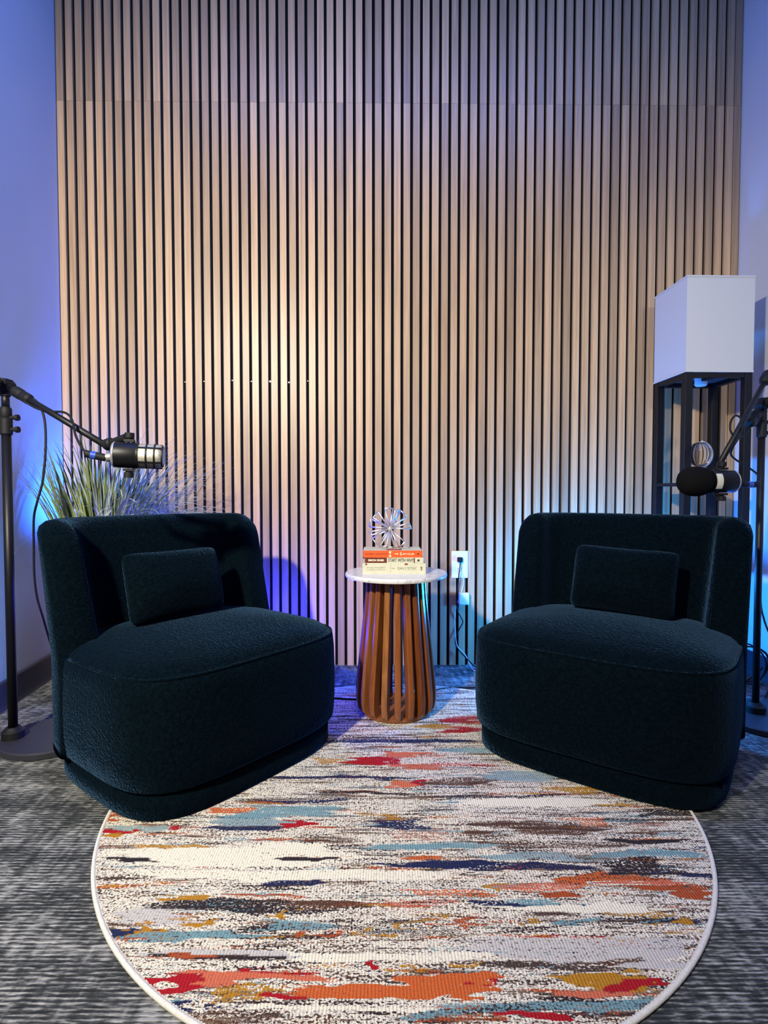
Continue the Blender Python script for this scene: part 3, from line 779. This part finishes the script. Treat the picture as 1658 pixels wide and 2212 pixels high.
# left stand and microphone
jL = at(12, 832, 1.60)
bl_a, bl_b = at(-45, 800, 1.62), at(232, 966, 1.44)
dL = (bl_b - bl_a).normalized()
poleL = Vector((at(29, 1605, 1.60).x, 1.60, 0))
jL = Vector((poleL.x, 1.60, jL.z)); bl_a = jL - dL * .07 + Vector((0, 0, 0))
bl_b = at(228, 962, 1.44)
make_stand(poleL, (-.985, 1.625), .135, 1.05, jL, bl_a, bl_b, 'black boom microphone stand beside the left wall, behind left chair', .0125, .0105, at(12, 928, 1.60).z)

def make_mic(c, side, fwd, label, foam=False):
    """c = centre of the body, fwd = direction the capsule points"""
    mc = empty('microphone', c, 0, label, 'microphone', 'broadcast microphones')
    f = Vector(fwd).normalized()
    Mx = f.to_track_quat('X', 'Z').to_matrix().to_4x4()
    A = Mx @ Matrix.Rotation(PI / 2, 4, 'Y')                       # lathe z -> local x
    Lx = lambda *p: Mx @ Vector(p)
    b = B(); lathe(b, [(.020, -.052), (.026, -.050), (.031, -.044), (.032, -.036), (.032, .006), (.030, .010)], 40, A); obj('body', b, M_BLACK, mc, smooth=False)
    b = B(); lathe(b, [(.0285, -.0505), (.0320, -.0470), (.0325, -.0455), (.0318, -.0440)], 40, A, cap=False); tag(obj('rear_ring', b, M_SILVER, mc, smooth=True), 'silver ring at the rear')
    b = B(); rod(b, Lx(-.052, 0, -.006), Lx(-.064, 0, -.008), .011, 16); obj('connector_socket', b, M_SILVER, mc)
    if not foam:
        b = B(); lathe(b, [(.029, .010), (.0295, .020), (.0295, .058), (.027, .066), (.018, .071), (.004, .073)], 40, A); tag(obj('grille', b, M_GRILLE, mc, smooth=True), 'silver mesh grille')
        for x0, x1 in ((.006, .012), (.028, .033), (.047, .052), (.065, .0695)):
            rr = .0318 if x1 < .06 else .0275
            b = B(); lathe(b, [(rr - .004, x0), (rr, x0 + .001), (rr, x1 - .001), (rr - .004, x1)], 40, A, cap=False); obj('band', b, M_BLACK, mc)
        for k in range(5):
            a = 2 * PI * k / 5 + .9
            b = B(); box(b, .036, 0, .0305, .060, .004, .003, Mx @ Matrix.Rotation(a, 4, 'X')); obj('rib', b, M_BLACK, mc)
    else:
        b = B(); lathe(b, [(.0325, .008), (.0335, .009), (.0335, .026), (.0325, .027)], 40, A); tag(obj('label_band', b, M_BLACK, mc), 'band behind the windscreen')
        b = B()
        pl = [[(Mx @ Vector((x, r * math.cos(a), r * math.sin(a)))) for x, r in ((.008, .0338), (.008, .0348), (.026, .0348), (.026, .0338))] for a in [math.radians(-38 + 76 * k / 10) for k in range(11)]]
        sgn = 1
        loft(b, pl)
        pb = obj('label_plate', b, M_LABELG, mc); tag(pb, 'pale raised label plate')
        b = B(); prof = []
        for k in range(17):
            a = PI * k / 16; x = .022 + .047 * (1 - math.cos(a)) ; r = .043 * (abs(math.sin(a)) ** .62)
            prof.append((max(.002, r), x))
        lathe(b, prof, 40, A); tag(obj('foam_windscreen', b, M_FOAM, mc, smooth=True), 'black foam windscreen')
    # yoke: U bracket pivoting on two knobs above and below
    b = B()
    arc = [Lx(-.012, 0, .040), Lx(-.030, 0, .042), Lx(-.052, .0, .036)]
    for s in (1, -1):
        box(b, -.012, 0, s * .0365, .024, .020, .006, Mx)
    pts = [Lx(-.010, .0, .0375)] + [Lx(-.006, side * .0425 * math.sin(a), .0415 * math.cos(a)) for a in [math.radians(12 + 156 * k / 14) for k in range(15)]] + [Lx(-.010, .0, -.0375)]
    tube(b, pts, .0045, 8); yk = obj('yoke', b, M_BLACK, mc)
    for s in (1, -1):
        b = B(); rod(b, Lx(-.012, 0, s * .035), Lx(-.012, 0, s * .044), .007, 14); rod(b, Lx(-.012, 0, s * .043), Lx(-.012, 0, s * .056), .0115, 14); obj('yoke_knob', b, M_RUB, yk)
    return mc, Mx
micL_c = at(290, 984, 1.40)
mL, MxL = make_mic(micL_c, 1, (1, .25, -.035), 'black broadcast microphone with bare silver grille above the left chair')
b = B(); rod(b, bl_b - mL.location, MxL @ Vector((-.020, .010, .046)), .010, 12); lathe(b, [(.012, 0), (.015, .004), (.015, .022), (.012, .026)], 16, axis_matrix(bl_b - mL.location, MxL @ Vector((-.020, .010, .046))))
obj('mount_socket', b, M_RUB, mL)
# left microphone cable: plug, loop round the boom, long drop beside the chair
cb = empty('microphone_cable', (bl_b.x, bl_b.y, 0), 0, 'black microphone cable looping from left microphone down behind the left chair', 'cable', 'microphone cables')
pr = mL.location + MxL @ Vector((-.066, 0, -.009))
pq = pr + MxL @ Vector((-.045, -.002, .008))
b = B(); rod(b, pr - cb.location, pq - cb.location, .0095, 14); xl = obj('cable_plug', b, M_RUB, cb)
b = B(); k = pr.lerp(pq, .48); k2 = pr.lerp(pq, .75); rod(b, k - cb.location, k2 - cb.location, .0102, 14); tag(obj('plug_ring', b, M_BLUE, xl), 'blue ring')
b = B()
tube(b, spline(rel(cb, [pq, at(192, 984, 1.385), at(176, 966, 1.40), at(163, 940, 1.42), at(158, 915, 1.455), at(150, 898, 1.485), at(135, 890, 1.50), at(110, 889, 1.52), at(85, 884, 1.53), at(64, 874, 1.545), at(48, 862, 1.555), at(46, 850, 1.575), at(62, 856, 1.60), at(80, 868, 1.545), at(92, 890, 1.53), at(98, 925, 1.525), at(98, 980, 1.52), at(92, 1040, 1.52), at(80, 1085, 1.52), at(73, 1120, 1.54), at(73, 1180, 1.56), at(74, 1240, 1.57), at(80, 1290, 1.58), at(93, 1335, 1.60), at(112, 1400, 1.68), at(125, 1440, 1.72)]), 8), .0031, 8)
obj('wire', b, M_RUB, cb, smooth=True)

# right stand and microphone
poleR = Vector((at(1630, 1555, 1.79).x, 1.79, 0))
jR = Vector((poleR.x, 1.755, at(1640, 868, 1.755).z))
br_a, br_b = at(1652, 822, 1.77), at(1553, 1003, 1.62)
dR = (br_b - br_a).normalized()
stR = make_stand(poleR, (poleR.x + .02, 1.765), .150, 1.1, Vector((poleR.x, 1.79, at(1634, 872, 1.79).z)), at(1656, 815, 1.76), br_b, 'black boom microphone stand beside the right wall, behind right chair', .0105, .009, at(1636, 935, 1.79).z)
micR_c = at(1550, 1040, 1.60)
mR, MxR = make_mic(micR_c, -1, (-1, -.10, .0), 'black broadcast microphone with round foam windscreen beside the floor lamp', foam=True)
b = B(); rod(b, br_b - mR.location, MxR @ Vector((-.012, 0, .046)), .010, 12); obj('mount_socket', b, M_RUB, mR)
cr = empty('microphone_cable', (br_b.x, br_b.y, 0), 0, 'black microphone cable looping from foam covered microphone down the right stand', 'cable', 'microphone cables')
pr = mR.location + MxR @ Vector((-.066, 0, -.009)); pq = pr + MxR @ Vector((-.050, 0, 0))
b = B(); rod(b, pr - cr.location, pq - cr.location, .0085, 14); xl = obj('cable_plug', b, M_RUB, cr)
b = B(); rod(b, pr.lerp(pq, .5) - cr.location, pr.lerp(pq, .8) - cr.location, .0092, 14); tag(obj('plug_ring', b, M_BLUE, xl), 'blue ring')
b = B()
tube(b, spline(rel(cr, [pq, at(1633, 1042, 1.62), at(1641, 1036, 1.64), at(1632, 1022, 1.66), at(1610, 1006, 1.66), at(1590, 994, 1.66), at(1578, 982, 1.66), at(1581, 968, 1.65), at(1592, 950, 1.64), at(1602, 930, 1.66), at(1600, 905, 1.68), at(1588, 898, 1.68), at(1578, 910, 1.67), at(1577, 930, 1.66), at(1588, 945, 1.67), at(1606, 940, 1.70), at(1622, 920, 1.75), at(1640, 930, 1.81), at(1646, 1000, 1.83), at(1646, 1150, 1.85), at(1642, 1290, 1.86), at(1650, 1340, 1.90), at(1664, 1380, 1.95), at(1672, 1440, 1.95), Vector((1.385, 1.98, .02)), Vector((1.36, 1.96, .004))]), 8), .003, 8)
obj('wire', b, M_RUB, cr, smooth=True)
# spare cable coil by the foot of the right stand
b = B(); pts = []
for k in range(60):
    a = 2 * PI * k / 20; pts.append(Vector((1.345 + .075 * math.cos(a), 2.02 + .02 * math.sin(a * .5) + k * .0006, .100 + .070 * math.sin(a) + .004 * math.sin(k))))
tube(b, pts, .003, 6)
for p in ((1.42, 2.0, .03),): pass
tag(obj('cable_coil', b, M_RUB, smooth=True), 'coil of black cable standing behind the right microphone stand', 'cable')

# ------------------------------------------------------------------ planter with ornamental grass
plc = Vector((-1.042, 2.055, 0))
pln = empty('tall_planter', plc, math.radians(4), 'tall white square planter in left corner behind the left chair', 'planter')
def sq(h, z, r=.018):
    out = []
    for cx, cy, a0 in ((1, 1, 0), (-1, 1, 90), (-1, -1, 180), (1, -1, 270)):
        for k in range(5):
            a = math.radians(a0 + 22.5 * k); out.append(Vector((cx * (h - r) + r * math.cos(a), cy * (h - r) + r * math.sin(a), z)))
    return out
PH = .462
b = B(); loft(b, [sq(.112, 0), sq(.114, .003), sq(.132, PH - .003), sq(.131, PH), sq(.121, PH), sq(.120, PH - .04)], cap=(True, False)); obj('pot', b, M_PLANTER, pln)
b = B(); loft(b, [sq(.119, PH - .05), sq(.1195, PH - .035)]); obj('soil', b, M_SOIL, pln)
gr = empty('ornamental_grass', (plc.x, plc.y, PH - .035), 0, 'artificial ornamental grass with long arching blades in the white planter', 'plant')
def blade(bm, base, az, lean, Lg, droop, wd, nseg=9):
    d = Vector((math.cos(az), math.sin(az), 0)); p = Vector(base); ang = lean
    side = Vector((-d.y, d.x, 0)); prev = None
    for i in range(nseg + 1):
        t = i / nseg
        wd_t = wd * (1 - t ** 2.2) * (.55 + .45 * min(1, t * 4)) + .0004
        l = bm.verts.new(p - side * wd_t); r = bm.verts.new(p + side * wd_t)
        mvec = (d * math.sin(ang) + Vector((0, 0, 1)) * math.cos(ang))
        nrm = d * math.cos(ang) - Vector((0, 0, 1)) * math.sin(ang)
        m = bm.verts.new(p - nrm * wd_t * .45)
        if prev: bm.faces.new((prev[0], prev[1], m, l)); bm.faces.new((prev[1], prev[2], r, m))
        prev = (l, m, r)
        p = p + mvec * (Lg / nseg); ang += droop / nseg * (0.4 + 1.2 * t)
        gp = p + Vector((plc.x, plc.y, 0))
        if gp.x < lwx(gp.y) + .02: p.x = lwx(gp.y) + .02 - plc.x
        if gp.y > 2.315: p.y = 2.315 - plc.y
        gp = p + Vector((plc.x, plc.y, PH - .035)); q = chL.matrix_basis.inverted() @ gp
        if q.y < .41 and q.z < .69:
            q.y = .41; gp = chL.matrix_basis @ q; p.x, p.y = gp.x - plc.x, gp.y - plc.y
rnd = random.Random(5)
for i in range(170):
    az = rnd.uniform(0, 2 * PI); rr = .10 * rnd.random() ** .6
    b = B(); blade(b, (rr * math.cos(az) - .01, rr * math.sin(az) * .9, 0), az + rnd.uniform(-.4, .4), .04 + rr * 2.6 * rnd.uniform(.5, 1.2), rnd.uniform(.34, .52), rnd.uniform(.05, .8), rnd.uniform(.0042, .0085))
    obj('leaf_blade', b, M_LEAF, gr, smooth=True)
b = B()
for i in range(360):
    az = rnd.choice([rnd.uniform(-.9, .5), rnd.uniform(-.9, .5), rnd.uniform(0, 2 * PI)]); rr = rnd.uniform(0, .09)
    blade(b, (rr * math.cos(az) + .01, rr * math.sin(az) * .8, 0), az + rnd.uniform(-.5, .5), rnd.uniform(.05, .55) * (.5 if math.cos(az) < -.2 else 1), rnd.uniform(.36, .60) * (.75 if math.cos(az) < -.2 else 1), rnd.uniform(.5, 2.5) * (.4 if math.cos(az) < -.2 else 1), rnd.uniform(.0016, .0030), 14)
tag(obj('thin_blades', b, M_THIN, gr, smooth=True), 'fine arching pale blades', kind='stuff')
